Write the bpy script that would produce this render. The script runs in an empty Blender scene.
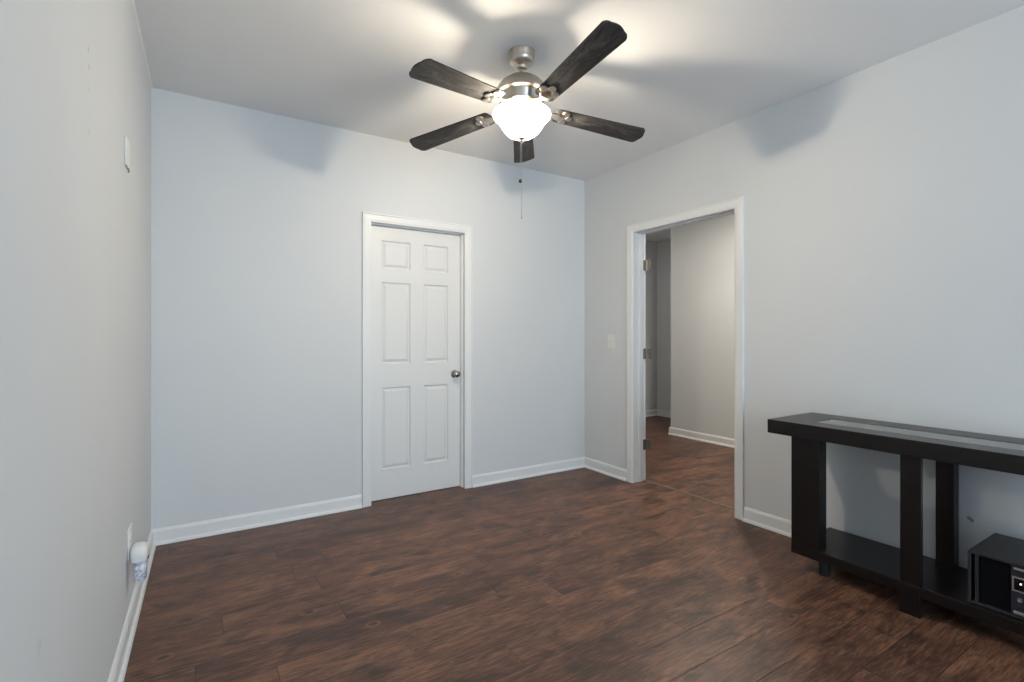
import bpy, bmesh, math, random
from mathutils import Vector, Matrix
PI = math.pi
R = math.radians
sc = bpy.context.scene
COL = sc.collection
random.seed(4)

# ------------------------------------------------------------------ camera
YAW = R(32.29)
CAM_H = 1.22
cam = bpy.data.cameras.new('camera')
cam.sensor_width = 36.0
cam.lens = 499.0 / 1024.0 * 36.0
cam.shift_y = -5.0 / 1024.0
cam.clip_start = 0.01
camo = bpy.data.objects.new('camera', cam)
COL.objects.link(camo)
camo.location = (0, 0, CAM_H)
camo.rotation_euler = (R(90), 0, -YAW)
sc.camera = camo

# ------------------------------------------------------------------ exposure, sky
vs = sc.view_settings
vs.view_transform = 'Standard'
vs.look = 'None'
vs.gamma = 1.0
vs.use_curve_mapping = False
vs.exposure = -0.06
w = bpy.data.worlds.new('sky')
sc.world = w
w.use_nodes = True
bg = w.node_tree.nodes['Background']
SKY = 17.0
bg.inputs[0].default_value = (0.71, 0.845, 1.0, 1)
bg.inputs[1].default_value = SKY

# room dimensions (metres; camera stands at x=0, y=0)
XR = 3.067          # right wall face
YB = 3.583          # back wall face
YF = -3.3           # rear wall face behind the camera
HC = 2.67           # ceiling height
TW = 0.125          # wall thickness
def xl(y):          # left wall face, very slightly out of square
    return -0.225 - (YB - y) * 0.0138
WX0, WX1, WZ0, WZ1 = 0.55, 2.35, 0.12, 2.10      # rear window opening
FAN = Vector((1.4066, 2.1325, 0))

def lamp(name, kind, loc, power, color, **kw):
    l = bpy.data.lights.new(name, kind)
    l.energy = power
    l.color = color
    for k, v in kw.items():
        setattr(l, k, v)
    o = bpy.data.objects.new(name, l)
    o.location = loc
    COL.objects.link(o)
    return o
# daylight opening: a portal that only guides the sampling of the sky through the rear window
po = lamp('window_portal', 'AREA', ((WX0 + WX1) / 2, YF - 0.09, (WZ0 + WZ1) / 2), 1, (1, 1, 1),
          shape='RECTANGLE', size=WX1 - WX0, size_y=WZ1 - WZ0)
po.data.cycles.is_portal = True
po.rotation_euler = (R(90), 0, 0)
# hallway ceiling lamp
HALL_LAMP = Vector((3.92, 2.85, 0))
lamp('hall_lamp', 'AREA', (HALL_LAMP.x, HALL_LAMP.y, HC - 0.03), 34, (1.0, 0.92, 0.80), shape='DISK', size=0.12)
lamp('passage_fill', 'AREA', (4.7, 4.9, HC - 0.02), 3.0, (1.0, 0.97, 0.94), shape='DISK', size=0.3)  # added fill light that brightens the passage, no fixture there

# ------------------------------------------------------------------ materials
def newmat(name):
    m = bpy.data.materials.new(name)
    m.use_nodes = True
    nt = m.node_tree
    return m, nt, nt.nodes['Principled BSDF']
def N(nt, typ, **kw):
    n = nt.nodes.new(typ)
    for k, v in kw.items():
        setattr(n, k, v)
    return n
def inp(n, i, v):
    n.inputs[i].default_value = v
def math_(nt, op, a, b=None, c=None):
    n = N(nt, 'ShaderNodeMath', operation=op)
    for i, v in enumerate((a, b, c)):
        if v is None: continue
        if isinstance(v, (int, float)): n.inputs[i].default_value = v
        else: nt.links.new(v, n.inputs[i])
    return n.outputs[0]
def mixc(nt, fac, a, b, mode='MIX'):
    n = N(nt, 'ShaderNodeMix', data_type='RGBA', blend_type=mode)
    for i, v in ((0, fac), (6, a), (7, b)):
        if isinstance(v, (int, float)): n.inputs[i].default_value = v
        elif isinstance(v, tuple): n.inputs[i].default_value = v if len(v) == 4 else v + (1,)
        else: nt.links.new(v, n.inputs[i])
    return n.outputs[2]
def mapr(nt, v, a, b, c=0.0, d=1.0):
    n = N(nt, 'ShaderNodeMapRange')
    nt.links.new(v, n.inputs[0])
    for i, q in enumerate((a, b, c, d)): n.inputs[i + 1].default_value = q
    return n.outputs[0]
def simple(name, col, rough=0.5, metal=0.0, spec=0.5, bump=0.0, bscale=200.0, var=0.0):
    m, nt, p = newmat(name)
    inp(p, 'Base Color', col + (1,))
    inp(p, 'Roughness', rough)
    inp(p, 'Metallic', metal)
    inp(p, 'Specular IOR Level', spec)
    if bump or var:
        g = N(nt, 'ShaderNodeNewGeometry')
        n = N(nt, 'ShaderNodeTexNoise')
        inp(n, 'Scale', bscale); inp(n, 'Detail', 4.0)
        nt.links.new(g.outputs['Position'], n.inputs['Vector'])
        if bump:
            b = N(nt, 'ShaderNodeBump'); inp(b, 'Strength', bump); inp(b, 'Distance', 0.002)
            nt.links.new(n.outputs[0], b.inputs['Height'])
            nt.links.new(b.outputs[0], p.inputs['Normal'])
        if var:
            f = mapr(nt, n.outputs[0], 0.35, 0.65)
            lo = tuple(max(0, c * (1 - var)) for c in col); hi = tuple(min(1, c * (1 + var)) for c in col)
            nt.links.new(mixc(nt, f, lo, hi), p.inputs['Base Color'])
    return m

def paint(name, col, spots=(), rough=0.6):
    """rolled wall paint with a faint mottle and a few small scuff marks at fixed places"""
    m, nt, p = newmat(name)
    inp(p, 'Roughness', rough); inp(p, 'Specular IOR Level', 0.3)
    g = N(nt, 'ShaderNodeNewGeometry')
    n = N(nt, 'ShaderNodeTexNoise'); inp(n, 'Scale', 1.7); inp(n, 'Detail', 3.0)
    nt.links.new(g.outputs['Position'], n.inputs['Vector'])
    f = mapr(nt, n.outputs[0], 0.3, 0.7)
    c = mixc(nt, f, tuple(x * 0.985 for x in col), tuple(min(1, x * 1.01) for x in col))
    if spots:
        n2 = N(nt, 'ShaderNodeTexNoise'); inp(n2, 'Scale', 90.0)
        nt.links.new(g.outputs['Position'], n2.inputs['Vector'])
        for (x, y, z, r, dark) in spots:
            d = N(nt, 'ShaderNodeVectorMath', operation='DISTANCE')
            nt.links.new(g.outputs['Position'], d.inputs[0]); d.inputs[1].default_value = (x, y, z)
            dd = math_(nt, 'ADD', d.outputs['Value'], math_(nt, 'MULTIPLY', math_(nt, 'SUBTRACT', n2.outputs[0], 0.5), r * 1.6))
            k = mapr(nt, dd, r * 0.6, r, dark, 0.0)
            c = mixc(nt, k, c, (0.16, 0.15, 0.14))
    nt.links.new(c, p.inputs['Base Color'])
    nb = N(nt, 'ShaderNodeTexNoise'); inp(nb, 'Scale', 260.0); inp(nb, 'Detail', 2.0)
    nt.links.new(g.outputs['Position'], nb.inputs['Vector'])
    b = N(nt, 'ShaderNodeBump'); inp(b, 'Strength', 0.06); inp(b, 'Distance', 0.001)
    nt.links.new(nb.outputs[0], b.inputs['Height']); nt.links.new(b.outputs[0], p.inputs['Normal'])
    return m

def plank_floor():
    m, nt, p = newmat('hickory_laminate')
    L = nt.links
    g = N(nt, 'ShaderNodeNewGeometry')
    s = N(nt, 'ShaderNodeSeparateXYZ'); L.new(g.outputs['Position'], s.inputs[0])
    PW, PL = 0.166, 1.21
    v = math_(nt, 'DIVIDE', math_(nt, 'SUBTRACT', s.outputs['Y'], 1.359), PW)
    row = math_(nt, 'FLOOR', v)
    wn = N(nt, 'ShaderNodeTexWhiteNoise', noise_dimensions='1D'); L.new(row, wn.inputs['W'])
    u = math_(nt, 'DIVIDE', math_(nt, 'ADD', s.outputs['X'], math_(nt, 'MULTIPLY', wn.outputs['Value'], PL)), PL)
    colm = math_(nt, 'FLOOR', u)
    pid = math_(nt, 'ADD', math_(nt, 'MULTIPLY', row, 17.31), math_(nt, 'MULTIPLY', colm, 5.77))
    wid = N(nt, 'ShaderNodeTexWhiteNoise', noise_dimensions='1D'); L.new(pid, wid.inputs['W'])
    fv = math_(nt, 'FRACT', v); fu = math_(nt, 'FRACT', u)
    dv = math_(nt, 'MULTIPLY', math_(nt, 'MINIMUM', fv, math_(nt, 'SUBTRACT', 1.0, fv)), PW)
    du = math_(nt, 'MULTIPLY', math_(nt, 'MINIMUM', fu, math_(nt, 'SUBTRACT', 1.0, fu)), PL)
    seam = mapr(nt, math_(nt, 'MINIMUM', dv, du), 0.0008, 0.0028, 1.0, 0.0)
    # plank-local coordinates, shifted per plank so that the grain breaks at each seam
    off = N(nt, 'ShaderNodeVectorMath', operation='SCALE'); L.new(wid.outputs['Color'], off.inputs[0]); off.inputs['Scale'].default_value = 37.0
    base = N(nt, 'ShaderNodeVectorMath', operation='ADD'); L.new(g.outputs['Position'], base.inputs[0]); L.new(off.outputs[0], base.inputs[1])
    def noise(scale, sx, sy, detail=4.0, rough=0.55, dist=0.0):
        mp = N(nt, 'ShaderNodeMapping'); mp.inputs['Scale'].default_value = (sx, sy, 1)
        L.new(base.outputs[0], mp.inputs['Vector'])
        n = N(nt, 'ShaderNodeTexNoise'); inp(n, 'Scale', scale); inp(n, 'Detail', detail); inp(n, 'Roughness', rough); inp(n, 'Distortion', dist)
        L.new(mp.outputs[0], n.inputs['Vector'])
        return n.outputs[0]
    blotch = noise(5.0, 0.6, 1.3, 3.0, 0.55, 0.9)
    grain = noise(11.0, 0.42, 3.2, 6.0, 0.66, 2.0)
    fine = noise(30.0, 0.26, 2.8, 5.0, 0.72, 1.4)
    hair = noise(60.0, 0.16, 3.0, 3.0, 0.65, 0.5)
    knot = noise(5.0, 0.75, 1.6, 3.0, 0.5, 0.8)
    t = math_(nt, 'ADD', math_(nt, 'MULTIPLY', blotch, 0.45), math_(nt, 'MULTIPLY', grain, 0.55))
    t = math_(nt, 'ADD', t, math_(nt, 'MULTIPLY', math_(nt, 'SUBTRACT', wid.outputs['Value'], 0.5), 0.06))
    r = N(nt, 'ShaderNodeValToRGB'); L.new(t, r.inputs[0])
    e = r.color_ramp.elements
    e[0].position = 0.34; e[0].color = (0.040, 0.024, 0.019, 1)
    e[1].position = 0.68; e[1].color = (0.315, 0.150, 0.083, 1)
    x = e.new(0.44); x.color = (0.090, 0.042, 0.028, 1)
    x = e.new(0.54); x.color = (0.176, 0.082, 0.049, 1)
    c = mixc(nt, mapr(nt, fine, 0.50, 0.62, 0.0, 0.52), r.outputs[0], (0.034, 0.019, 0.014))
    c = mixc(nt, mapr(nt, hair, 0.52, 0.62, 0.0, 0.45), c, (0.032, 0.018, 0.014))
    c = mixc(nt, mapr(nt, fine, 0.34, 0.43, 0.35, 0.0), c, (0.26, 0.13, 0.08))
    c = mixc(nt, mapr(nt, knot, 0.60, 0.70, 0.0, 0.65), c, (0.020, 0.013, 0.012))
    mk = N(nt, 'ShaderNodeMapping'); mk.inputs['Scale'].default_value = (1.0, 1.7, 1); L.new(base.outputs[0], mk.inputs['Vector'])
    vo = N(nt, 'ShaderNodeTexVoronoi'); inp(vo, 'Scale', 2.6); L.new(mk.outputs[0], vo.inputs['Vector'])
    kd = math_(nt, 'ADD', vo.outputs['Distance'], math_(nt, 'MULTIPLY', math_(nt, 'SUBTRACT', grain, 0.5), 0.09))
    c = mixc(nt, mapr(nt, kd, 0.02, 0.055, 0.85, 0.0), c, (0.016, 0.010, 0.009))
    c = mixc(nt, math_(nt, 'MULTIPLY', mapr(nt, kd, 0.055, 0.075, 0.0, 0.6), mapr(nt, kd, 0.08, 0.11, 1.0, 0.0)), c, (0.24, 0.115, 0.068))
    c = mixc(nt, math_(nt, 'MULTIPLY', seam, 0.6), c, (0.012, 0.007, 0.006))
    L.new(c, p.inputs['Base Color'])
    L.new(mapr(nt, grain, 0.3, 0.7, 0.34, 0.46), p.inputs['Roughness'])
    inp(p, 'Specular IOR Level', 0.35)
    h = math_(nt, 'SUBTRACT', math_(nt, 'ADD', math_(nt, 'MULTIPLY', grain, 0.8), math_(nt, 'MULTIPLY', fine, 0.35)), math_(nt, 'MULTIPLY', seam, 0.9))
    b = N(nt, 'ShaderNodeBump'); inp(b, 'Strength', 0.35); inp(b, 'Distance', 0.0025)
    L.new(h, b.inputs['Height']); L.new(b.outputs[0], p.inputs['Normal'])
    return m

def espresso():
    m, nt, p = newmat('espresso_wood')
    tc = N(nt, 'ShaderNodeTexCoord')
    mp = N(nt, 'ShaderNodeMapping'); mp.inputs['Scale'].default_value = (30, 3, 30)
    nt.links.new(tc.outputs['Object'], mp.inputs[0])
    n = N(nt, 'ShaderNodeTexNoise'); inp(n, 'Scale', 3.0); inp(n, 'Detail', 5.0); inp(n, 'Distortion', 0.6)
    nt.links.new(mp.outputs[0], n.inputs['Vector'])
    c = mixc(nt, mapr(nt, n.outputs[0], 0.35, 0.7), (0.004, 0.0034, 0.0034), (0.0095, 0.0062, 0.0056))
    nt.links.new(c, p.inputs['Base Color'])
    inp(p, 'Roughness', 0.30); inp(p, 'Specular IOR Level', 0.4)
    return m

def dusty_blade():
    m, nt, p = newmat('dusty_charcoal_blade')
    tc = N(nt, 'ShaderNodeTexCoord')
    mp = N(nt, 'ShaderNodeMapping'); mp.inputs['Scale'].default_value = (0.7, 2.2, 1)
    nt.links.new(tc.outputs['Object'], mp.inputs[0])
    n = N(nt, 'ShaderNodeTexNoise'); inp(n, 'Scale', 7.0); inp(n, 'Detail', 6.0); inp(n, 'Roughness', 0.7); inp(n, 'Distortion', 1.2)
    nt.links.new(mp.outputs[0], n.inputs['Vector'])
    n2 = N(nt, 'ShaderNodeTexNoise'); inp(n2, 'Scale', 60.0); inp(n2, 'Detail', 3.0)
    nt.links.new(tc.outputs['Object'], n2.inputs['Vector'])
    f = math_(nt, 'MULTIPLY', mapr(nt, n.outputs[0], 0.46, 0.74), mapr(nt, n2.outputs[0], 0.3, 0.7, 0.5, 1.0))
    c = mixc(nt, f, (0.016, 0.0155, 0.016), (0.105, 0.102, 0.10))
    nt.links.new(c, p.inputs['Base Color'])
    inp(p, 'Roughness', 0.55); inp(p, 'Specular IOR Level', 0.35)
    return m

def thin_glass(name, tint, ior=1.5, haze=0.0):
    """thin clear pane: light goes straight through it, its face mirrors a little more at a slant"""
    m = bpy.data.materials.new(name); m.use_nodes = True
    nt = m.node_tree; nt.nodes.clear()
    out = N(nt, 'ShaderNodeOutputMaterial')
    tr = N(nt, 'ShaderNodeBsdfTransparent'); tr.inputs[0].default_value = tint + (1,)
    gl = N(nt, 'ShaderNodeBsdfGlossy'); gl.inputs['Roughness'].default_value = 0.06
    fr = N(nt, 'ShaderNodeFresnel'); fr.inputs[0].default_value = ior
    mx = N(nt, 'ShaderNodeMixShader')
    gm = N(nt, 'ShaderNodeNewGeometry')
    ff = math_(nt, 'MULTIPLY', fr.outputs[0], math_(nt, 'SUBTRACT', 1.0, gm.outputs['Backfacing']))
    nt.links.new(ff, mx.inputs[0]); nt.links.new(tr.outputs[0], mx.inputs[1]); nt.links.new(gl.outputs[0], mx.inputs[2])
    last = mx
    if haze:
        df = N(nt, 'ShaderNodeBsdfDiffuse'); df.inputs[0].default_value = (0.6, 0.6, 0.6, 1)
        m2 = N(nt, 'ShaderNodeMixShader'); m2.inputs[0].default_value = haze
        nt.links.new(mx.outputs[0], m2.inputs[1]); nt.links.new(df.outputs[0], m2.inputs[2]); last = m2
    nt.links.new(last.outputs[0], out.inputs[0])
    return m

def frosted_bowl():
    """lit frosted glass shade: part of the bulb light passes straight, the rest makes the glass glow"""
    m = bpy.data.materials.new('lit_frosted_glass'); m.use_nodes = True
    nt = m.node_tree; nt.nodes.clear()
    out = N(nt, 'ShaderNodeOutputMaterial')
    tr = N(nt, 'ShaderNodeBsdfTransparent'); tr.inputs[0].default_value = (1, 0.97, 0.9, 1)
    tl = N(nt, 'ShaderNodeBsdfTranslucent'); tl.inputs[0].default_value = (0.9, 0.87, 0.8, 1)
    em = N(nt, 'ShaderNodeEmission'); em.inputs[0].default_value = (1.0, 0.87, 0.68, 1); em.inputs[1].default_value = 3.2
    mx = N(nt, 'ShaderNodeMixShader'); mx.inputs[0].default_value = 0.35
    nt.links.new(tr.outputs[0], mx.inputs[1]); nt.links.new(tl.outputs[0], mx.inputs[2])
    ad = N(nt, 'ShaderNodeAddShader')
    nt.links.new(mx.outputs[0], ad.inputs[0]); nt.links.new(em.outputs[0], ad.inputs[1])
    nt.links.new(ad.outputs[0], out.inputs[0])
    return m

def emissive(name, col, s):
    m, nt, p = newmat(name)
    inp(p, 'Base Color', col + (1,)); inp(p, 'Emission Color', col + (1,)); inp(p, 'Emission Strength', s)
    return m

WALLC = (0.664, 0.682, 0.692)
M = {}
M['wall'] = paint('grey_wall_paint', WALLC)
M['wall_left'] = paint('grey_wall_paint_scuffed', WALLC, spots=[
    (xl(1.77), 1.77, 2.004, 0.010, 0.35), (xl(1.78), 1.78, 1.958, 0.011, 0.35), (xl(1.77), 1.77, 1.894, 0.008, 0.3),
    (xl(1.78), 1.78, 1.78, 0.010, 0.2), (xl(1.30), 1.30, 0.62, 0.02, 0.10)])
M['wall_right'] = paint('grey_wall_paint_marked', WALLC, spots=[
    (XR, 0.833, 0.365, 0.011, 0.7), (XR, 0.825, 0.355, 0.009, 0.7), (XR, 1.26, 0.40, 0.005, 0.2)])
M['ceiling'] = paint('ceiling_paint', (0.80, 0.80, 0.80), rough=0.7)
M['trim'] = simple('white_trim_enamel', (0.77, 0.78, 0.78), 0.35, bump=0.02, bscale=60)
M['door'] = simple('white_door_enamel', (0.74, 0.745, 0.735), 0.38, bump=0.03, bscale=120)
M['floor'] = plank_floor()
M['wood'] = espresso()
M['glass_top'] = thin_glass('inset_glass', (0.9, 0.93, 0.93), ior=1.75, haze=0.2)
M['pane'] = thin_glass('window_glass', (0.95, 0.97, 0.97))
M['nickel'] = simple('brushed_nickel', (0.60, 0.54, 0.47), 0.30, 1.0)
M['chrome'] = simple('polished_knob_metal', (0.42, 0.40, 0.38), 0.15, 1.0)
M['hinge'] = simple('satin_hinge_metal', (0.36, 0.33, 0.29), 0.38, 1.0)
M['blade'] = dusty_blade()
M['bowl'] = frosted_bowl()
M['bulb'] = emissive('lit_bulb', (1.0, 0.85, 0.62), 20)
M['brass'] = simple('aged_brass', (0.62, 0.46, 0.24), 0.3, 1.0)
M['chain'] = simple('bead_chain', (0.55, 0.53, 0.5), 0.35, 1.0)
M['dark'] = simple('dark_fob', (0.03, 0.022, 0.018), 0.4)
M['plate'] = simple('white_plate_plastic', (0.80, 0.80, 0.78), 0.35)
M['ivory'] = simple('ivory_plate_plastic', (0.78, 0.77, 0.70), 0.35)
M['black'] = simple('black_cabinet_vinyl', (0.022, 0.023, 0.026), 0.42, bump=0.05, bscale=300)
M['grille'] = simple('black_speaker_cloth', (0.004, 0.004, 0.005), 0.9, spec=0.1, bump=0.2, bscale=700)
M['panel'] = simple('dark_control_plate', (0.03, 0.035, 0.05), 0.3)
M['silver'] = simple('silver_edging', (0.62, 0.63, 0.66), 0.3, 0.9)
M['screen'] = simple('dark_display', (0.008, 0.007, 0.009), 0.12)
M['led'] = emissive('white_indicator', (1.0, 0.95, 0.9), 2.5)
M['strip'] = simple('brown_threshold_strip', (0.15, 0.092, 0.066), 0.4, var=0.2, bscale=40)
M['mottle'] = simple('mottled_clear_plastic', (0.55, 0.56, 0.62), 0.2, spec=0.6, bump=0.6, bscale=110, var=0.45)
M['wframe'] = simple('white_window_vinyl', (0.8, 0.8, 0.8), 0.35)

# ------------------------------------------------------------------ mesh helpers
def link(name, bm, mat, parent=None, smooth=False, loc=None):
    bmesh.ops.recalc_face_normals(bm, faces=bm.faces[:])
    me = bpy.data.meshes.new(name)
    bm.to_mesh(me); bm.free()
    me.materials.append(mat)
    if smooth:
        for p in me.polygons: p.use_smooth = True
        try: me.set_sharp_from_angle(angle=R(38))
        except Exception: pass
    o = bpy.data.objects.new(name, me)
    COL.objects.link(o)
    if parent: o.parent = parent
    if loc: o.location = loc
    return o
def tag(o, label, cat, group=None):
    o['label'] = label; o['category'] = cat
    if group: o['group'] = group
    return o
def empty(name, loc, label, cat, rz=0, group=None):
    o = bpy.data.objects.new(name, None); COL.objects.link(o)
    o.location = loc; o.rotation_euler = (0, 0, rz); o.empty_display_size = 0.1
    return tag(o, label, cat, group)
def struct(o):
    o['kind'] = 'structure'
    return o
def box(bm, x0, x1, y0, y1, z0, z1, bev=0.0, seg=2, mtx=None):
    b = bm if not bev else bmesh.new()
    vs_ = [b.verts.new(c) for c in ((x0, y0, z0), (x1, y0, z0), (x1, y1, z0), (x0, y1, z0), (x0, y0, z1), (x1, y0, z1), (x1, y1, z1), (x0, y1, z1))]
    fs = [b.faces.new([vs_[i] for i in f]) for f in ((3, 2, 1, 0), (4, 5, 6, 7), (0, 1, 5, 4), (1, 2, 6, 5), (2, 3, 7, 6), (3, 0, 4, 7))]
    if bev:
        bmesh.ops.bevel(b, geom=b.edges[:], offset=bev, segments=seg, affect='EDGES', profile=0.5)
        merge(bm, b, mtx)
    elif mtx:
        for v in vs_: v.co = mtx @ v.co
def merge(dst, src, mtx=None):
    mp = {}
    for v in src.verts: mp[v] = dst.verts.new(mtx @ v.co if mtx else v.co)
    for f in src.faces:
        try: dst.faces.new([mp[v] for v in f.verts])
        except ValueError: pass
    src.free()
def lathe(bm, prof, segs=40, mtx=None):
    """revolve (radius, z) points about the z axis"""
    rings = []
    for r, z in prof:
        if r < 1e-6:
            v = bm.verts.new((0, 0, z)); rings.append([v])
        else:
            rings.append([bm.verts.new((r * math.cos(2 * PI * i / segs), r * math.sin(2 * PI * i / segs), z)) for i in range(segs)])
    for a, b in zip(rings, rings[1:]):
        for i in range(segs):
            j = (i + 1) % segs
            q = [a[i % len(a)], a[j % len(a)], b[j % len(b)], b[i % len(b)]]
            u = []
            for v in q:
                if v not in u: u.append(v)
            if len(u) > 2: bm.faces.new(u)
    if mtx:
        for rg in rings:
            for v in rg: v.co = mtx @ v.co
def extrude(bm, prof, a, b, fn):
    """straight moulding: profile points (p, q) carried from a to b, fn(t, p, q) gives the point"""
    n = len(prof)
    r0 = [bm.verts.new(fn(a, p, q)) for p, q in prof]
    r1 = [bm.verts.new(fn(b, p, q)) for p, q in prof]
    for i in range(n):
        j = (i + 1) % n
        bm.faces.new((r0[i], r0[j], r1[j], r1[i]))
    bm.faces.new(r0[::-1]); bm.faces.new(r1)
def tube(bm, pts, r, segs=8):
    pts = [Vector(p) for p in pts]
    rings = []
    for i, p in enumerate(pts):
        d = (pts[min(i + 1, len(pts) - 1)] - pts[max(i - 1, 0)]).normalized()
        up = Vector((0, 0, 1)) if abs(d.z) < 0.9 else Vector((1, 0, 0))
        a = d.cross(up).normalized(); b = d.cross(a)
        rings.append([bm.verts.new(p + (a * math.cos(2 * PI * k / segs) + b * math.sin(2 * PI * k / segs)) * r) for k in range(segs)])
    for a, b in zip(rings, rings[1:]):
        for k in range(segs):
            bm.faces.new((a[k], a[(k + 1) % segs], b[(k + 1) % segs], b[k]))
    bm.faces.new(rings[0][::-1]); bm.faces.new(rings[-1])

# ------------------------------------------------------------------ room shell
HX, HCORN, HX2, HYE, HYS = 4.97, 4.18, 6.0, 5.31, -0.95      # hallway walls
# openings
BD0, BD1, BDH = 1.058, 1.816, 2.046       # closed door in the back wall (x range, height)
RD0, RD1, RDH = 2.033, 2.961, 2.082       # open doorway in the right wall (y range, height)

bm = bmesh.new(); box(bm, -0.6, HX2 + 0.3, YF - 0.3, HYE + 0.3, -0.12, 0.0)
struct(link('floor', bm, M['floor']))
bm = bmesh.new(); box(bm, -0.6, HX2 + 0.3, YF - 0.3, HYE + 0.3, HC, HC + 0.15)
struct(link('ceiling', bm, M['ceiling']))

bm = bmesh.new()
box(bm, -0.4, BD0 - 0.02, YB, YB + TW, 0, HC)
box(bm, BD1 + 0.02, XR, YB, YB + TW, 0, HC)
box(bm, BD0 - 0.02, BD1 + 0.02, YB, YB + TW, BDH + 0.02, HC)
struct(link('wall_back', bm, M['wall']))
bm = bmesh.new()
box(bm, XR, XR + TW, YF - 0.2, RD0 - 0.02, 0, HC)
box(bm, XR, XR + TW, RD1 + 0.02, HYE, 0, HC)
box(bm, XR, XR + TW, RD0 - 0.02, RD1 + 0.02, RDH + 0.02, HC)
struct(link('wall_right', bm, M['wall_right']))
bm = bmesh.new()
y0, y1 = YF - 0.2, YB + 0.9
v = [bm.verts.new(c) for c in ((xl(y0) - TW, y0, 0), (xl(y0), y0, 0), (xl(y1), y1, 0), (xl(y1) - TW, y1, 0),
                               (xl(y0) - TW, y0, HC), (xl(y0), y0, HC), (xl(y1), y1, HC), (xl(y1) - TW, y1, HC))]
for f in ((3, 2, 1, 0), (4, 5, 6, 7), (0, 1, 5, 4), (1, 2, 6, 5), (2, 3, 7, 6), (3, 0, 4, 7)): bm.faces.new([v[i] for i in f])
struct(link('wall_left', bm, M['wall_left']))
bm = bmesh.new()
box(bm, -0.4, WX0, YF - TW, YF, 0, HC)
box(bm, WX1, XR, YF - TW, YF, 0, HC)
box(bm, WX0, WX1, YF - TW, YF, 0, WZ0)
box(bm, WX0, WX1, YF - TW, YF, WZ1, HC)
struct(link('wall_rear', bm, M['wall']))
bm = bmesh.new(); box(bm, -0.4, XR, YB + 0.75, YB + 0.87, 0, HC); struct(link('wall_light_stop', bm, M['wall']))  # unseen wall added behind the closed door to stop sky light leaking round it
# hallway beyond the doorway
bm = bmesh.new(); box(bm, HX, HX2 + TW, HYS, HCORN, 0, HC); struct(link('wall_hallway', bm, M['wall']))
bm = bmesh.new(); box(bm, HX2, HX2 + TW, HCORN, HYE + TW, 0, HC); struct(link('wall_passage', bm, M['wall']))
bm = bmesh.new(); box(bm, XR + TW, HX2, HYE, HYE + TW, 0, HC); struct(link('wall_passage_end', bm, M['wall']))
bm = bmesh.new(); box(bm, XR + TW, HX, HYS - TW, HYS, 0, HC); struct(link('wall_hallway_end', bm, M['wall']))

# baseboards: flat board with an eased top and a quarter-round shoe
BP = [(0, 0), (0.026, 0), (0.0255, 0.008), (0.022, 0.015), (0.014, 0.019), (0.013, 0.021), (0.013, 0.076), (0.010, 0.083), (0.006, 0.090), (0, 0.092)]
def base_x(name, x0, x1, y, s):     # runs along x on a wall at y, projecting towards s
    bm = bmesh.new(); extrude(bm, BP, x0, x1, lambda t, p, q: (t, y + s * p, q))
    return struct(link(name, bm, M['trim']))
def base_y(name, y0, y1, fx, s):
    bm = bmesh.new(); extrude(bm, BP, y0, y1, lambda t, p, q: (fx(t) + s * p, t, q))
    return struct(link(name, bm, M['trim']))
CW = 0.064     # casing width
base_x('baseboard_back', xl(YB), BD0 - CW, YB, -1)
base_x('baseboard_back', BD1 + CW, XR, YB, -1)
base_y('baseboard_right', RD1 + CW, YB, lambda t: XR, -1)
base_y('baseboard_right', YF, RD0 - CW, lambda t: XR, -1)
base_y('baseboard_left', YF, YB, xl, 1)
base_y('baseboard_hallway', HYS, HCORN + 0.02, lambda t: HX, -1)
base_y('baseboard_passage', HCORN, HYE, lambda t: HX2, -1)
base_x('baseboard_passage_end', XR + TW, HX2, HYE, -1)
base_x('baseboard_rear', -0.28, XR, YF, 1)

# ceiling line bead where wall paint meets ceiling on the left
bm = bmesh.new()
extrude(bm, [(0, 0), (0.009, 0), (0.007, -0.005), (0.003, -0.010), (0, -0.012)], YF, YB, lambda t, p, q: (xl(t) + p, t, HC + q))
struct(link('trim_3', bm, M['trim']))

# door casings: mitred moulding swept round three sides of an opening
CP = [(0, 0), (0, 0.010), (0.004, 0.0125), (0.010, 0.0125), (0.016, 0.0155), (0.046, 0.0175), (0.052, 0.0155), (0.057, 0.0185), (CW, 0.0175), (CW, 0)]
def casing(bm, a0, a1, h, fn):      # fn(along, out, z)
    rev = 0.004
    rows = []
    for p, q in CP:
        p -= rev
        rows.append([bm.verts.new(fn(*c)) for c in ((a0 - p, q, 0), (a0 - p, q, h + p), (a1 + p, q, h + p), (a1 + p, q, 0))])
    n = len(rows)
    for i in range(n):
        j = (i + 1) % n
        for k in range(3):
            bm.faces.new((rows[i][k], rows[i][k + 1], rows[j][k + 1], rows[j][k]))
    bm.faces.new([r[0] for r in rows]); bm.faces.new([r[3] for r in rows][::-1])
# closed door
bm = bmesh.new()
casing(bm, BD0, BD1, BDH, lambda a, o, z: (a, YB - o, z))
JT = 0.019
box(bm, BD0 - JT, BD0, YB - 0.0, YB + TW, 0, BDH)
box(bm, BD1, BD1 + JT, YB - 0.0, YB + TW, 0, BDH)
box(bm, BD0 - JT, BD1 + JT, YB - 0.0, YB + TW, BDH, BDH + JT)
SLY = 3.652     # face of the closed slab
for (a, b) in ((BD0, BD0 + 0.011), (BD1 - 0.011, BD1)):      # door stops behind the slab
    box(bm, a, b, SLY - 0.034, SLY - 0.002, 0, BDH)
box(bm, BD0, BD1, SLY - 0.034, SLY - 0.002, BDH - 0.011, BDH)
struct(link('trim_1', bm, M['trim']))
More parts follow.
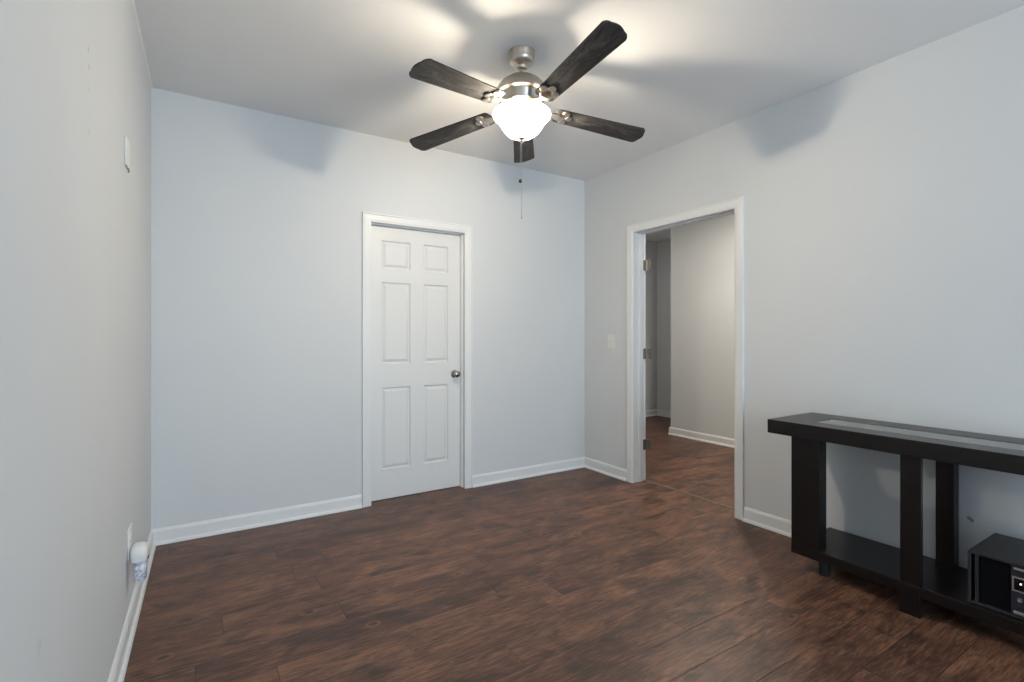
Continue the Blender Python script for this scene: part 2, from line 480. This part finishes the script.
# open doorway
bm = bmesh.new()
casing(bm, RD0, RD1, RDH, lambda a, o, z: (XR - o, a, z))
casing(bm, RD0, RD1, RDH, lambda a, o, z: (XR + TW + o, a, z))
box(bm, XR, XR + TW, RD0 - JT, RD0, 0, RDH)
box(bm, XR, XR + TW, RD1, RD1 + JT, 0, RDH)
box(bm, XR, XR + TW, RD0 - JT, RD1 + JT, RDH, RDH + JT)
sx0, sx1 = XR + 0.050, XR + 0.082          # stop strips
box(bm, sx0, sx1, RD0, RD0 + 0.011, 0, RDH, 0.002)
box(bm, sx0, sx1, RD1 - 0.011, RD1, 0, RDH, 0.002)
box(bm, sx0, sx1, RD0, RD1, RDH - 0.011, RDH, 0.002)
tr2 = struct(link('trim_2', bm, M['trim']))
# hinges left on the far edge of the jamb
for z in (1.815, 1.07, 0.305):
    bm = bmesh.new()
    xe = XR + TW
    box(bm, xe - 0.016, xe + 0.004, RD1 - 0.0035, RD1, z - 0.044, z + 0.044, 0.001, 1)
    for k in range(5):
        lathe(bm, [(0, 0), (0.0075, 0), (0.0075, 0.0165), (0, 0.0165)], 12, Matrix.Translation((xe + 0.022, RD1 - 0.006, z - 0.044 + 0.0178 * k)))
    box(bm, xe + 0.0, xe + 0.024, RD1 - 0.0075, RD1 - 0.0035, z - 0.044, z + 0.044)
    box(bm, xe + 0.020, xe + 0.044, RD1 - 0.0365, RD1 - 0.0335, z - 0.044, z + 0.044, 0.001, 1)
    box(bm, xe + 0.020, xe + 0.0235, RD1 - 0.036, RD1 - 0.004, z - 0.044, z + 0.044)
    h = link('hinge', bm, M['hinge'], tr2)
    for dz in (-0.024, 0.024):
        bm = bmesh.new(); lathe(bm, [(0, 0.0015), (0.003, 0.0012), (0.0048, 0), (0, 0)], 12, Matrix.Translation((xe + 0.034, RD1 - 0.0365, z + dz)) @ Matrix.Rotation(R(90), 4, 'X'))
        link('hinge_screw', bm, M['silver'], h)
# threshold strip
bm = bmesh.new()
extrude(bm, [(-0.022, 0), (0.022, 0), (0.016, 0.005), (0.006, 0.008), (-0.006, 0.008), (-0.016, 0.005)], RD0, RD1, lambda t, p, q: (XR + TW + 0.012 + p, t, q))
struct(link('trim_4', bm, M['strip']))

# six-panel door slab
def panel_door():
    x0, x1, z0, z1 = BD0 + 0.003, BD1 - 0.004, 0.005, 2.034
    xs = [x0, 1.160, 1.386, 1.493, 1.703, x1]
    zs = [z0, 0.224, 0.835, 1.012, 1.622, 1.722, 1.932, z1]
    bm = bmesh.new()
    V = {}
    for i, x in enumerate(xs):
        for j, z in enumerate(zs): V[i, j] = bm.verts.new((x, SLY, z))
    panels = []
    for i in range(5):
        for j in range(7):
            f = bm.faces.new((V[i, j], V[i + 1, j], V[i + 1, j + 1], V[i, j + 1]))
            if i in (1, 3) and j in (1, 3, 5): panels.append(f)
    def step(f, th, dy):
        bmesh.ops.inset_individual(bm, faces=[f], thickness=th)
        for v in f.verts: v.co.y += dy
    for f in panels:
        step(f, 0.004, 0.005)
        step(f, 0.008, 0.008)
        step(f, 0.008, 0.0)
        step(f, 0.026, -0.010)
        step(f, 0.003, 0.0)
    D = 0.035
    # the slab's edges and rear
    outer = [V[i, 0] for i in range(6)] + [V[5, j] for j in range(1, 8)] + [V[i, 7] for i in range(4, -1, -1)] + [V[0, j] for j in range(6, 0, -1)]
    back = [bm.verts.new((v.co.x, SLY + D, v.co.z)) for v in outer]
    n = len(outer)
    for i in range(n):
        bm.faces.new((outer[i], outer[(i + 1) % n], back[(i + 1) % n], back[i]))
    bm.faces.new(back[::-1])
    return link('door_1', bm, M['door'])
dr = struct(panel_door())
bm = bmesh.new()
KM = Matrix.Translation((1.757, SLY, 0.915)) @ Matrix.Rotation(R(90), 4, 'X')
lathe(bm, [(0, 0), (0.031, 0), (0.032, 0.003), (0.028, 0.008), (0.014, 0.011), (0.0115, 0.016), (0.0115, 0.026), (0.016, 0.031), (0.0235, 0.037), (0.027, 0.045), (0.0275, 0.052), (0.025, 0.059), (0.019, 0.064), (0.009, 0.0665), (0, 0.067)], 32, KM)
link('door_knob', bm, M['chrome'], dr, True)

# rear window behind the camera (daylight)
bm = bmesh.new()
f = 0.05
ya, yb = YF - 0.10, YF - 0.03
box(bm, WX0, WX0 + f, ya, yb, WZ0, WZ1); box(bm, WX1 - f, WX1, ya, yb, WZ0, WZ1)
box(bm, WX0 + f, WX1 - f, ya, yb, WZ0, WZ0 + f); box(bm, WX0 + f, WX1 - f, ya, yb, WZ1 - f, WZ1)
mx = (WX0 + WX1) / 2
box(bm, mx - 0.03, mx + 0.03, ya, yb, WZ0 + f, WZ1 - f)
box(bm, WX0 + f, WX1 - f, ya + 0.01, yb - 0.01, 1.28, 1.32)
wo = struct(link('window_1', bm, M['wframe']))
bm = bmesh.new()
box(bm, WX0 + f, WX1 - f, YF - 0.068, YF - 0.064, WZ0 + f, WZ1 - f)
link('pane', bm, M['pane'], wo)

# ------------------------------------------------------------------ ceiling fan with light
fan = empty('ceiling_fan', (FAN.x, FAN.y, HC), 'brushed nickel ceiling fan with five dusty charcoal blades and a lit glass bowl', 'ceiling fan')
Z = lambda z: z - HC
bm = bmesh.new()
lathe(bm, [(0, Z(HC)), (0.0685, Z(HC)), (0.0690, Z(2.665)), (0.066, Z(2.658)), (0.0640, Z(2.632)), (0.060, Z(2.617)), (0.050, Z(2.609)), (0.024, Z(2.604)), (0, Z(2.604))], 48)
link('canopy', bm, M['nickel'], fan, True)
bm = bmesh.new()
lathe(bm, [(0, Z(2.610)), (0.024, Z(2.607)), (0.031, Z(2.596)), (0.028, Z(2.584)), (0.0145, Z(2.578)), (0.0135, Z(2.562)), (0.030, Z(2.559)), (0.034, Z(2.552)), (0.034, Z(2.540)), (0, Z(2.540))], 32)
link('downrod', bm, M['nickel'], fan, True)
bm = bmesh.new()
lathe(bm, [(0, Z(2.546)), (0.050, Z(2.543)), (0.080, Z(2.530)), (0.106, Z(2.510)), (0.124, Z(2.486)), (0.133, Z(2.464)), (0.1365, Z(2.456)), (0.1365, Z(2.449)), (0.130, Z(2.446)), (0.118, Z(2.444)), (0.115, Z(2.440)), (0.112, Z(2.408)), (0.106, Z(2.398)), (0.090, Z(2.393)), (0, Z(2.391))], 56)
link('motor_housing', bm, M['nickel'], fan, True)
bm = bmesh.new()
lathe(bm, [(0, Z(2.393)), (0.064, Z(2.393)), (0.066, Z(2.388)), (0.066, Z(2.376)), (0.052, Z(2.371)), (0.050, Z(2.362)), (0, Z(2.362))], 40)
link('switch_housing', bm, M['nickel'], fan, True)
bm = bmesh.new()
lathe(bm, [(0.03, Z(2.368)), (0.056, Z(2.367)), (0.061, Z(2.364)), (0.061, Z(2.359)), (0.056, Z(2.357)), (0.03, Z(2.358))], 48)
link('fitter_ring', bm, M['brass'], fan, True)
# bell shaped glass bowl
outer = [(0.060, 2.3665), (0.074, 2.3685), (0.100, 2.370), (0.128, 2.3675), (0.138, 2.364), (0.1465, 2.358), (0.1490, 2.350), (0.1465, 2.341), (0.138, 2.332), (0.127, 2.322), (0.1175, 2.310), (0.108, 2.295), (0.097, 2.277), (0.081, 2.259), (0.060, 2.244), (0.034, 2.235), (0.012, 2.232)]
bm = bmesh.new()
lathe(bm, [(r, Z(z)) for r, z in outer], 56)
link('glass_bowl', bm, M['bowl'], fan, True)
bm = bmesh.new()
lathe(bm, [(0, Z(2.240)), (0.019, Z(2.2345)), (0.020, Z(2.230)), (0.012, Z(2.226)), (0.008, Z(2.220)), (0.0105, Z(2.215)), (0.008, Z(2.209)), (0, Z(2.207))], 24)
link('finial', bm, M['nickel'], fan, True)
# bulbs
LAMP_W = 36.0
for k in range(3):
    a = R(120 * k + 20)
    bm = bmesh.new()
    mt = Matrix.Translation((0.042 * math.cos(a), 0.042 * math.sin(a), Z(2.315))) @ Matrix.Rotation(PI, 4, 'X')
    lathe(bm, [(0, -0.07), (0.013, -0.07), (0.013, -0.035), (0.017, -0.020), (0.023, 0.0), (0.025, 0.014), (0.020, 0.028), (0.010, 0.036), (0, 0.038)], 20, mt)
    bu = link('light_bulb', bm, M['bulb'], fan, True)
    bu.visible_shadow = True
lp = lamp('fan_lamp', 'POINT', (FAN.x, FAN.y, 2.295), LAMP_W * 3, (1.0, 0.895, 0.75), shadow_soft_size=0.036)

# pull chains
for (dx, dy, zend, fob) in ((0.0, 0.0, 1.826, False), (-0.006, 0.004, 2.016, True)):
    bm = bmesh.new()
    z = 2.206
    tube(bm, [(dx * 0.3, dy * 0.3, Z(2.208)), (dx, dy, Z(2.19)), (dx, dy, Z(zend))], 0.0011, 6)
    while z > zend:
        lathe(bm, [(0, -0.0022), (0.0018, -0.0012), (0.0018, 0.0012), (0, 0.0022)], 6, Matrix.Translation((dx, dy, Z(z))))
        z -= 0.008
    ch = link('pull_chain', bm, M['chain'], fan)
    bm = bmesh.new()
    if fob:
        lathe(bm, [(0, Z(zend) + 0.014), (0.004, Z(zend) + 0.011), (0.0085, Z(zend) - 0.001), (0.0075, Z(zend) - 0.010), (0, Z(zend) - 0.014)], 16, Matrix.Translation((dx, dy, 0)))
        link('fob', bm, M['dark'], ch, True)
    else:
        lathe(bm, [(0, Z(zend) + 0.012), (0.0024, Z(zend) + 0.010), (0.0030, Z(zend) - 0.004), (0, Z(zend) - 0.008)], 12, Matrix.Translation((dx, dy, 0)))
        link('fob', bm, M['chain'], ch, True)

# blades: (azimuth, tip height); each pitched, some sagging a little
RT, R0 = 0.688, 0.190
def blade_bm(pitch, thick=0.006):
    """blade along +x from the hub end at R0 to the tip, sagging handled by the caller"""
    bm = bmesh.new()
    out = []
    n = 14
    def half(x):
        t = (x - R0) / (RT - R0)
        return 0.052 + 0.016 * t
    pts = []
    # lower side from root to tip, round corners, then back along the upper side
    rc = 0.030
    for i in range(n + 1):
        x = R0 + (RT - rc - R0) * i / n
        pts.append((x, -half(x)))
    for k in range(1, 7):
        a = -PI / 2 + (PI / 2) * k / 6
        pts.append((RT - rc + rc * math.cos(a) - 0.002, -half(RT) + rc + rc * math.sin(a)))
    for k in range(1, 6):
        y = -half(RT) + rc + (2 * half(RT) - 2 * rc) * k / 6
        pts.append((RT + 0.010 * math.sin(PI * k / 6) - 0.002, y))
    for k in range(0, 7):
        a = (PI / 2) * k / 6
        pts.append((RT - rc + rc * math.cos(a) - 0.002, half(RT) - rc + rc * math.sin(a)))
    for i in range(n, -1, -1):
        x = R0 + (RT - rc - R0) * i / n
        pts.append((x, half(x)))
    # rounded root
    for k in range(1, 6):
        a = PI / 2 + PI * k / 6
        pts.append((R0 + 0.018 * math.cos(a), 0.050 * math.sin(a)))
    top = [bm.verts.new((x, y, thick / 2)) for x, y in pts]
    bot = [bm.verts.new((x, y, -thick / 2)) for x, y in pts]
    bm.faces.new(top); bm.faces.new(bot[::-1])
    m = len(pts)
    for i in range(m):
        j = (i + 1) % m
        bm.faces.new((bot[i], bot[j], top[j], top[i]))
    return bm
def bracket_bm(zroot):
    """cast arm: from the motor flywheel out and down to a three lobed plate under the blade root"""
    bm = bmesh.new()
    zf = Z(2.398)
    secs = []
    for t in [i / 8 for i in range(9)]:
        x = 0.075 + 0.125 * t
        s = t * t * (3 - 2 * t)
        z = zf + (zroot - zf) * s
        wd = 0.017 + 0.010 * abs(2 * t - 1)
        secs.append([(x, -wd, z - 0.005), (x, wd, z - 0.005), (x, wd * 0.8, z + 0.004), (x, -wd * 0.8, z + 0.004)])
    rings = [[bm.verts.new(c) for c in s] for s in secs]
    for a, b in zip(rings, rings[1:]):
        for k in range(4): bm.faces.new((a[k], a[(k + 1) % 4], b[(k + 1) % 4], b[k]))
    bm.faces.new(rings[0][::-1]); bm.faces.new(rings[-1])
    return bm
BL = [(197.6, 2.316, 11), (270.9, 2.449, -13), (343.7, 2.318, -9), (55.2, 2.357, -13), (120.6, 2.310, 8)]
for az, ztip, pitch in BL:
    zr = Z(2.372)
    sag = math.atan2(Z(ztip) - zr, RT - 0.19)
    bm = blade_bm(pitch)
    mt = Matrix.Translation((0.19, 0, zr)) @ Matrix.Rotation(-sag, 4, 'Y') @ Matrix.Rotation(R(pitch), 4, 'X') @ Matrix.Translation((-0.19, 0, 0))
    b = link('blade', bm, M['blade'], fan)
    b.matrix_local = Matrix.Rotation(R(az), 4, 'Z') @ mt
    bm = bracket_bm(zr - 0.008)
    plate = bmesh.new()      # three lobes screwed under the blade
    for (cx, cy, rr) in ((0.207, 0.0, 0.033), (0.232, -0.031, 0.021), (0.232, 0.031, 0.021), (0.256, 0.0, 0.019)):
        lathe(plate, [(0, -0.0105), (rr * 0.8, -0.0100), (rr, -0.0065), (rr, -0.0034), (0, -0.0034)], 20, Matrix.Translation((cx, cy, 0)))
    merge(bm, plate, mt)
    a = link('blade_bracket', bm, M['nickel'], fan, True)
    a.matrix_local = Matrix.Rotation(R(az), 4, 'Z')

# ------------------------------------------------------------------ console table
CX0, CX1 = 2.597, 3.050         # top: front, rear
CYL = 1.537; CMID = 0.915; CYR = 2 * CMID - CYL
TZ0, TZ1 = 0.701, 0.773
SX0, SX1 = 2.640, 3.040         # shelf
SZ0, SZ1 = 0.086, 0.135
table = empty('console_table', ((CX0 + CX1) / 2, CMID, 0), 'long dark espresso wood console table with glass inset top along right wall', 'table')
TO = Vector(table.location)
def tpart(name, bm, mat, parent=None, smooth=False):
    bmesh.ops.translate(bm, verts=bm.verts[:], vec=-TO)
    return link(name, bm, mat, parent or table, smooth)
GX0, GX1, GY1 = 2.727, 2.893, 1.357
GY0 = 2 * CMID - GY1
bm = bmesh.new()                # frame of the top round the glass opening
bv = 0.003
box(bm, CX0, GX0, CYR, CYL, TZ0, TZ1, bv)
box(bm, GX1, CX1, CYR, CYL, TZ0, TZ1, bv)
box(bm, GX0 - 0.004, GX1 + 0.004, GY1, CYL, TZ0 + 0.001, TZ1 - 0.0002)
box(bm, GX0 - 0.004, GX1 + 0.004, CYR, GY0, TZ0 + 0.001, TZ1 - 0.0002)
tp = tpart('table_top', bm, M['wood'])
bm = bmesh.new()
box(bm, GX0 + 0.001, GX1 - 0.001, GY0 + 0.001, GY1 - 0.001, TZ1 - 0.008, TZ1 - 0.002)
tpart('glass_inset', bm, M['glass_top'])
bm = bmesh.new()
SYL = 1.434; SYR = 2 * CMID - SYL
box(bm, SX0, SX1, SYR, SYL, SZ0, SZ1, bv)
tpart('shelf', bm, M['wood'])
for (a, b) in ((SYL - 0.140, SYL - 0.001), (SYR + 0.001, SYR + 0.140)):      # wide end legs standing on the shelf
    bm = bmesh.new(); box(bm, SX0 + 0.001, SX0 + 0.072, a, b, SZ1 - 0.001, TZ0 + 0.002, 0.002)
    q0, q1 = (b - 0.036, b) if a > CMID else (a, a + 0.036)     # return panel running back from the front board
    box(bm, SX0 + 0.071, 2.93, q0, q1, SZ1 - 0.001, TZ0 + 0.002, 0.002)
    tpart('end_leg', bm, M['wood'])
    for xx in (SX0 + 0.075, SX1 - 0.06):
        bm = bmesh.new()
        ym = a + 0.010 if a > CMID else b - 0.010
        lathe(bm, [(0, 0), (0.022, 0), (0.026, 0.006), (0.028, SZ0 + 0.001), (0, SZ0 + 0.001)], 20, Matrix.Translation((xx, ym, 0)))
        tpart('foot', bm, M['black'], None, True)
# centre posts, front and rear, with the front one carried to the floor by a base block
bm = bmesh.new(); box(bm, SX0 + 0.002, SX0 + 0.026, CMID - 0.037, CMID + 0.039, SZ1 + 0.001, TZ0 + 0.002, 0.002)
cl = tpart('centre_leg', bm, M['wood'])
bm = bmesh.new(); box(bm, SX0 - 0.006, SX0 + 0.030, CMID - 0.037, CMID + 0.040, 0.0, SZ1 + 0.001, 0.003)
tpart('leg_block', bm, M['wood'])
bm = bmesh.new(); box(bm, SX1 - 0.068, SX1 - 0.004, CMID - 0.052, CMID + 0.016, SZ1 - 0.001, TZ0 + 0.002, 0.002)
tpart('centre_leg', bm, M['wood'])
bm = bmesh.new(); box(bm, SX1 - 0.068, SX1 - 0.004, CMID - 0.052, CMID + 0.016, 0.0, SZ0 + 0.001, 0.002)
tpart('leg_block', bm, M['wood'])

# ------------------------------------------------------------------ black audio unit on the shelf
AX0, AX1, AY0, AY1, AZ0, AZ1 = 2.664, 3.005, 0.392, 0.730, SZ1, 0.345
unit = empty('audio_unit', ((AX0 + AX1) / 2, (AY0 + AY1) / 2, SZ1), 'black box-shaped audio unit with silver edged control panel on console shelf', 'audio equipment')
UO = Vector(unit.location)
def upart(name, bm, mat, parent=None, smooth=False):
    bmesh.ops.translate(bm, verts=bm.verts[:], vec=-UO)
    return link(name, bm, mat, parent or unit, smooth)
T = 0.010
bm = bmesh.new()
box(bm, AX0, AX1, AY0, AY1, AZ1 - T, AZ1, 0.002)
box(bm, AX0, AX1, AY0, AY1, AZ0, AZ0 + T, 0.002)
box(bm, AX0, AX1, AY1 - T, AY1, AZ0 + 0.002, AZ1 - 0.002, 0.002)
box(bm, AX0, AX1, AY0, AY0 + T, AZ0 + 0.002, AZ1 - 0.002, 0.002)
box(bm, AX0 + 0.10, AX1 - 0.002, AY0 + 0.002, AY1 - 0.002, AZ0 + 0.002, AZ1 - 0.002)
upart('cabinet', bm, M['black'])
for yy in (AY1 - 0.032, AY0 + 0.022):
    bm = bmesh.new(); box(bm, AX0 + 0.004, AX0 + 0.09, yy, yy + 0.010, AZ0 + T, AZ1 - T)
    upart('divider', bm, M['black'])
CPY0, CPY1 = 0.503, 0.603
for (a, b) in ((CPY1 + 0.001, AY1 - 0.034), (AY0 + 0.034, CPY0 - 0.001)):
    bm = bmesh.new(); box(bm, AX0 + 0.012, AX0 + 0.09, a, b, AZ0 + T + 0.001, AZ1 - T - 0.001, 0.002)
    upart('grille', bm, M['grille'])
bm = bmesh.new(); box(bm, AX0 + 0.008, AX0 + 0.09, CPY0, CPY1, AZ0 + T + 0.001, AZ1 - T - 0.001, 0.002)
cp = upart('control_panel', bm, M['panel'])
px = AX0 + 0.008
for (z0, z1) in ((0.318, 0.327), (0.148, 0.160)):
    bm = bmesh.new(); box(bm, px - 0.005, px + 0.001, CPY0 + 0.012, CPY1 - 0.008, z0, z1, 0.002)
    upart('trim_bar', bm, M['silver'], cp)
bm = bmesh.new()
y0, y1, z0, z1, q = CPY0 + 0.010, CPY1 - 0.004, 0.236, 0.292, 0.005
box(bm, px - 0.004, px + 0.001, y0, y1, z1 - q, z1); box(bm, px - 0.004, px + 0.001, y0, y1, z0, z0 + q)
box(bm, px - 0.004, px + 0.001, y0, y0 + q, z0 + q, z1 - q); box(bm, px - 0.004, px + 0.001, y1 - q, y1, z0 + q, z1 - q)
upart('display_frame', bm, M['silver'], cp)
bm = bmesh.new(); box(bm, px - 0.002, px + 0.001, y0 + q, y1 - q, z0 + q, z1 - q)
upart('display', bm, M['screen'], cp)
bm = bmesh.new()
RX = Matrix.Rotation(R(-90), 4, 'Y')
lathe(bm, [(0, 0), (0.003, 0), (0.003, 0.001), (0, 0.0014)], 14, Matrix.Translation((px - 0.002, 0.575, 0.268)) @ RX)
upart('indicator_light', bm, M['led'], cp)
for (yy, zz) in ((0.576, 0.206), (0.533, 0.206), (0.576, 0.180), (0.533, 0.180)):
    bm = bmesh.new()
    lathe(bm, [(0, 0), (0.009, 0), (0.009, 0.004), (0.0065, 0.009), (0, 0.010)], 18, Matrix.Translation((px, yy, zz)) @ RX)
    upart('knob', bm, M['silver'] if zz > 0.2 else M['black'], cp, True)

# ------------------------------------------------------------------ wall fittings
# toggle light switch by the doorway
sw = empty('light_switch', (XR, 3.228, 1.172), 'ivory toggle light switch on right wall beside the open doorway', 'light switch')
bm = bmesh.new()
box(bm, -0.006, 0.0, -0.036, 0.036, -0.060, 0.060, 0.003)
box(bm, -0.008, -0.005, -0.007, 0.007, -0.013, 0.013)
link('plate', bm, M['ivory'], sw)
bm = bmesh.new(); box(bm, -0.018, -0.006, -0.004, 0.004, -0.004, 0.008, 0.001, 1, Matrix.Rotation(R(20), 4, 'Y'))
link('toggle', bm, M['ivory'], sw)
for dz in (-0.043, 0.043):
    bm = bmesh.new(); lathe(bm, [(0, 0.0015), (0.0032, 0.001), (0.0035, 0), (0, 0)], 12, Matrix.Translation((-0.006, 0, dz)) @ RX)
    link('screw', bm, M['silver'], sw)
# blank plate high on the left wall with a stub of dark cable
LR = math.atan(0.0138)
bp = empty('wall_plate', (xl(2.53), 2.53, 1.955), 'white blank wall plate high on left wall with dark cable stub below', 'wall plate', rz=-LR)
bm = bmesh.new(); box(bm, 0.0, 0.007, -0.050, 0.050, -0.057, 0.057, 0.003)
link('plate', bm, M['plate'], bp)
bm = bmesh.new(); tube(bm, [(0.003, 0.000, -0.056), (0.007, 0.004, -0.060), (0.008, 0.012, -0.066), (0.005, 0.016, -0.071)], 0.002, 8)
link('cable_stub', bm, M['dark'], bp)
# outlet and the plug-in device in it
ol = empty('wall_outlet', (xl(2.60), 2.60, 0.367), 'white outlet cover plate low on left wall above the baseboard', 'outlet', rz=-LR)
bm = bmesh.new(); box(bm, 0.0, 0.007, -0.042, 0.042, -0.066, 0.066, 0.003)
link('plate', bm, M['plate'], ol)
bm = bmesh.new()
box(bm, 0.006, 0.0092, -0.017, 0.017, 0.010, 0.040, 0.003)
link('receptacle', bm, M['plate'], ol)
pg = empty('air_freshener', (xl(2.56) + 0.0095, 2.56, 0.337), 'white plug-in air freshener with mottled clear bottle hanging in wall outlet', 'air freshener', rz=-LR)
bm = bmesh.new()
secs = [(-0.038, 0.026, 0.034), (-0.030, 0.029, 0.037), (0.004, 0.030, 0.038), (0.018, 0.027, 0.034), (0.026, 0.018, 0.024)]
def rsec(bm, secs, x0):
    rings = []
    for z, hx, hy in secs:
        ring = []
        for k in range(28):
            a = 2 * PI * k / 28
            c, s = math.cos(a), math.sin(a)
            e = 0.55
            ring.append(bm.verts.new((x0 + hx * math.copysign(abs(c) ** e, c), hy * math.copysign(abs(s) ** e, s), z)))
        rings.append(ring)
    for a, b in zip(rings, rings[1:]):
        for k in range(28): bm.faces.new((a[k], a[(k + 1) % 28], b[(k + 1) % 28], b[k]))
    bm.faces.new(rings[0][::-1]); bm.faces.new(rings[-1])
rsec(bm, secs, 0.0305)
link('cap', bm, M['plate'], pg, True)
bm = bmesh.new()
rsec(bm, [(-0.120, 0.018, 0.024), (-0.114, 0.022, 0.029), (-0.080, 0.023, 0.031), (-0.055, 0.024, 0.031), (-0.046, 0.021, 0.026), (-0.040, 0.017, 0.020), (-0.036, 0.017, 0.020)], 0.033)
link('bottle', bm, M['mottle'], pg, True)
bm = bmesh.new(); box(bm, 0.058, 0.0625, -0.020, 0.012, -0.034, -0.029, 0.001, 1)  # dark strip across the cap front near its lower edge
link('dark_strip', bm, M['dark'], pg)
